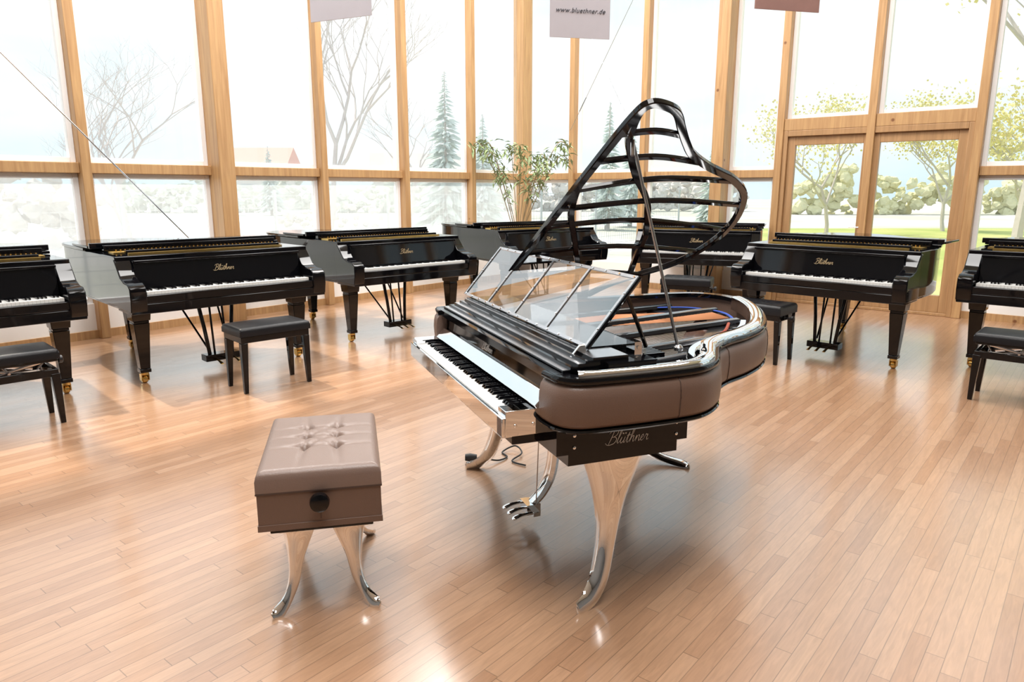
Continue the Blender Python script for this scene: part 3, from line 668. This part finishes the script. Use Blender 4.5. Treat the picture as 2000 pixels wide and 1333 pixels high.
# ------------------------------------------------------------------ outdoors
b=B(); b.box(-90,90,-30,130,-.3,-.16); setup(b.obj('ground',ground_mat()),'pale paved yard and lawn outside the windows','ground')
def tree(x,y,h,seed,mat=BARK,leaf=None,lv=5,label='bare leafless tree outside',spread=.55,r0=.03,first=.25,nl=12):
    rnd=random.Random(seed); b=B(); tips=[]
    def br(p,d,l,r,lev):
        k=3; P=[p]; q=p.copy(); dd=d.copy()
        for i in range(k):
            dd=(dd+Vector((rnd.uniform(-.18,.18),rnd.uniform(-.18,.18),rnd.uniform(-.02,.12)))).normalized(); q=q+dd*l/k; P.append(q.copy())
        b.tube(P,[r*(1-.4*i/k) for i in range(k+1)],5 if lev<3 else 4,up=(.3,.9,.1))
        if lev>=lv: tips.append(q); return
        nb=3 if lev<2 else rnd.choice((2,3,3))
        for i in range(nb+(1 if lev==0 else 0)):
            a=rnd.uniform(0,6.28); sd=Vector((math.cos(a),math.sin(a),rnd.uniform(-.1,.3)))
            st=P[-1] if i<nb-1 else P[-2]
            br(st.copy(),(dd*(1-spread*.5)+sd*spread).normalized(),l*rnd.uniform(.62,.8),r*.58,lev+1)
    br(Vector((0,0,-.2)),Vector((0,0,1)),h*first,h*r0*.35,0)
    mz=max(v.z for v in b.v); sc=h/mz
    for v in b.v: v*=sc
    e=empty('tree',(x,y,-.16),label=label,cat='tree'); b.obj('trunk',mat,e)
    if leaf:
        l=B()
        for t in tips:
            t=t*sc
            for q in range(nl):
                o_=t+Vector([rnd.gauss(0,.3) for _ in range(3)]); s=.075; d=Vector([rnd.uniform(-1,1) for _ in range(3)]).normalized()*s; f=d.cross(Vector([rnd.uniform(-1,1) for _ in range(3)])).normalized()*s
                l.add([o_,o_+d,o_+d+f,o_+f],[(0,1,2,3)])
        o=l.obj('leaves',leaf,e,smooth=False); o['kind']='stuff'
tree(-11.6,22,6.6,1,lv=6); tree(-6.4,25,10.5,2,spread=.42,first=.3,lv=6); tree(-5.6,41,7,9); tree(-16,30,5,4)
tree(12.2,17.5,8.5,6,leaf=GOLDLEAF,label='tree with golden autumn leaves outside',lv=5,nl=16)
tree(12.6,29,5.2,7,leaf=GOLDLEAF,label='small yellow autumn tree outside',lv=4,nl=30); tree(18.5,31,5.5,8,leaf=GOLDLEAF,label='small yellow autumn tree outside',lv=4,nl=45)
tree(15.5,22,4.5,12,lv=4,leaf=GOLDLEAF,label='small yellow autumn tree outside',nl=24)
def conifer(x,y,h,seed,w=.28):
    rnd=random.Random(seed); b=B(); b.tube([(0,0,-.2),(0,0,h)],[.12,.01],6); e=empty('conifer',(x,y,-.16),label='hazy green conifer tree outside',cat='tree'); b.obj('trunk',BARK,e)
    l=B()
    for i in range(40):
        t=.1+.9*i/40; z=h*t; r=h*w*(1-t)+.05
        for k in range(12):
            a=rnd.uniform(0,6.28); rr=r*rnd.uniform(.5,1.1); d=Vector((math.cos(a),math.sin(a),-.25)); s=Vector((-d.y,d.x,0))*.1*rr+Vector((0,0,.02))
            o_=Vector((0,0,z+rnd.uniform(-.1,.1))); l.add([o_,o_+d*rr*.6+s,o_+d*rr,o_+d*rr*.6-s,o_+d*rr*.5+Vector((0,0,.15*rr))],[(0,1,4),(1,2,4),(2,3,4),(3,0,4)])
    o=l.obj('needles',CONIF,e,smooth=False); o['kind']='stuff'
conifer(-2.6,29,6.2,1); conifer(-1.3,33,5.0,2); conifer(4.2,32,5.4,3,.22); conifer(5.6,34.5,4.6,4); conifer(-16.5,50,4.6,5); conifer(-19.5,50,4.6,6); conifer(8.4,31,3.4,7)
def hedge(x0,x1,y,h,seed,mat,dy=0):
    rnd=random.Random(seed); bm=bmesh.new(); L=abs(x1-x0); n=int(L*10)
    for i in range(n):
        t=rnd.random(); r=h*rnd.uniform(.05,.11); zc=rnd.uniform(0,1)**.8*(h*(.82+.18*math.sin(t*L*.9+seed))-r)
        M=Matrix.Translation((x0+(x1-x0)*t-(x0+x1)/2,dy*(t-.5)+rnd.uniform(-.8,.8),zc))@Matrix.Diagonal((1.3,1,rnd.uniform(.8,1.3),1))
        g=bmesh.ops.create_icosphere(bm,subdivisions=2,radius=r,matrix=M)
        for v in g['verts']: v.co+=Vector([rnd.uniform(-.35,.35)*r for _ in range(3)])
    me=bpy.data.meshes.new('hedge'); bm.to_mesh(me); bm.free(); me.materials.append(mat); o=bpy.data.objects.new('hedge',me); COL.objects.link(o); o.location=((x0+x1)/2,y,-.16)
    setup(o,'hazy pale hedge beyond the yard','hedge'); o['kind']='stuff'
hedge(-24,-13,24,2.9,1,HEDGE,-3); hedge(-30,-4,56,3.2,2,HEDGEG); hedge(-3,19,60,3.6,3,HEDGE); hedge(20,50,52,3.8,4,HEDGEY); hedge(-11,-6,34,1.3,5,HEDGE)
def house(x,y,w,d,h,rh,rz=0,rm=ROOF,label='distant white house with red gabled roof'):
    e=empty('house',(x,y,-.16),rz,label=label,cat='house')
    b=B(); b.box(-w/2,w/2,-d/2,d/2,0,h); b.obj('walls',HOUSEW,e)
    b=B(); b.xprism([(-d/2-.4,h-.1),(d/2+.4,h-.1),(0,h+rh)],-w/2-.3,w/2+.3); b.obj('roof',rm,e)
    for i in (-1,0,1):
        b=B(); b.box(i*w*.3-.5,i*w*.3+.5,-d/2-.03,-d/2,1,2.2); b.obj('house_window',STEEL,e)
house(-23,66,6.5,5,3.4,2.0); house(-9,72,9,6,2.8,2.4,.2,ROOFG,'distant white house with grey gabled roof'); house(14,72,9,7,3,2,.1,ROOFG,'distant white house with grey gabled roof')
b=B()
for i in range(15): b.tube([(i*2.5,0,0),(i*2.5,0,1.75)],.03,6)
for i in range(300): b.tube([(i*.1166,0,.05),(i*.1166,0,1.7)],.004,3)
for i in range(9): b.tube([(0,0,.05+i*.2),(35,0,.05+i*.2)],.005,3)
o=b.obj('wire_fence',FENCE,None,(5.5,24,-.16),math.atan2(-.772,-.635)); setup(o,'pale welded wire mesh fence around the yard','fence')
# ------------------------------------------------------------------ light
w=bpy.data.worlds.new('World'); S.world=w; w.use_nodes=True; nt=w.node_tree; bg=nt.nodes['Background']
tc=nt.nodes.new('ShaderNodeTexCoord'); mpn=nt.nodes.new('ShaderNodeMapping'); mpn.inputs['Scale'].default_value=(1,1,3.5); n=nt.nodes.new('ShaderNodeTexNoise'); n.inputs['Scale'].default_value=1.6; n.inputs['Detail'].default_value=6
r=nt.nodes.new('ShaderNodeValToRGB'); r.color_ramp.elements[0].position=.42; r.color_ramp.elements[0].color=(.62,.79,.87,1); r.color_ramp.elements[1].position=.66; r.color_ramp.elements[1].color=(.93,.97,1,1)
nt.links.new(tc.outputs['Generated'],mpn.inputs[0]); nt.links.new(mpn.outputs[0],n.inputs['Vector']); nt.links.new(n.outputs['Fac'],r.inputs[0]); nt.links.new(r.outputs[0],bg.inputs[0]); bg.inputs[1].default_value=1.0
sd=bpy.data.lights.new('sun','SUN'); sd.energy=4.0; sd.angle=R(1.5); sd.color=(1,.9,.75); so=bpy.data.objects.new('sun',sd); COL.objects.link(so)
so.rotation_euler=Vector((.75,-.62,-1.45)).to_track_quat('-Z','Y').to_euler()
for (x,y) in ((-3,6),(3,6),(0,1),(0,10)):
    ad=bpy.data.lights.new('fill_light','AREA'); ad.energy=325; ad.size=3; ad.color=(1,.98,.96); ao=bpy.data.objects.new('fill_light',ad); COL.objects.link(ao); ao.location=(x,y,6.9)  # fill lamps added under the ceiling to brighten the interior
S.view_settings.view_transform='Standard'; S.view_settings.exposure=.32
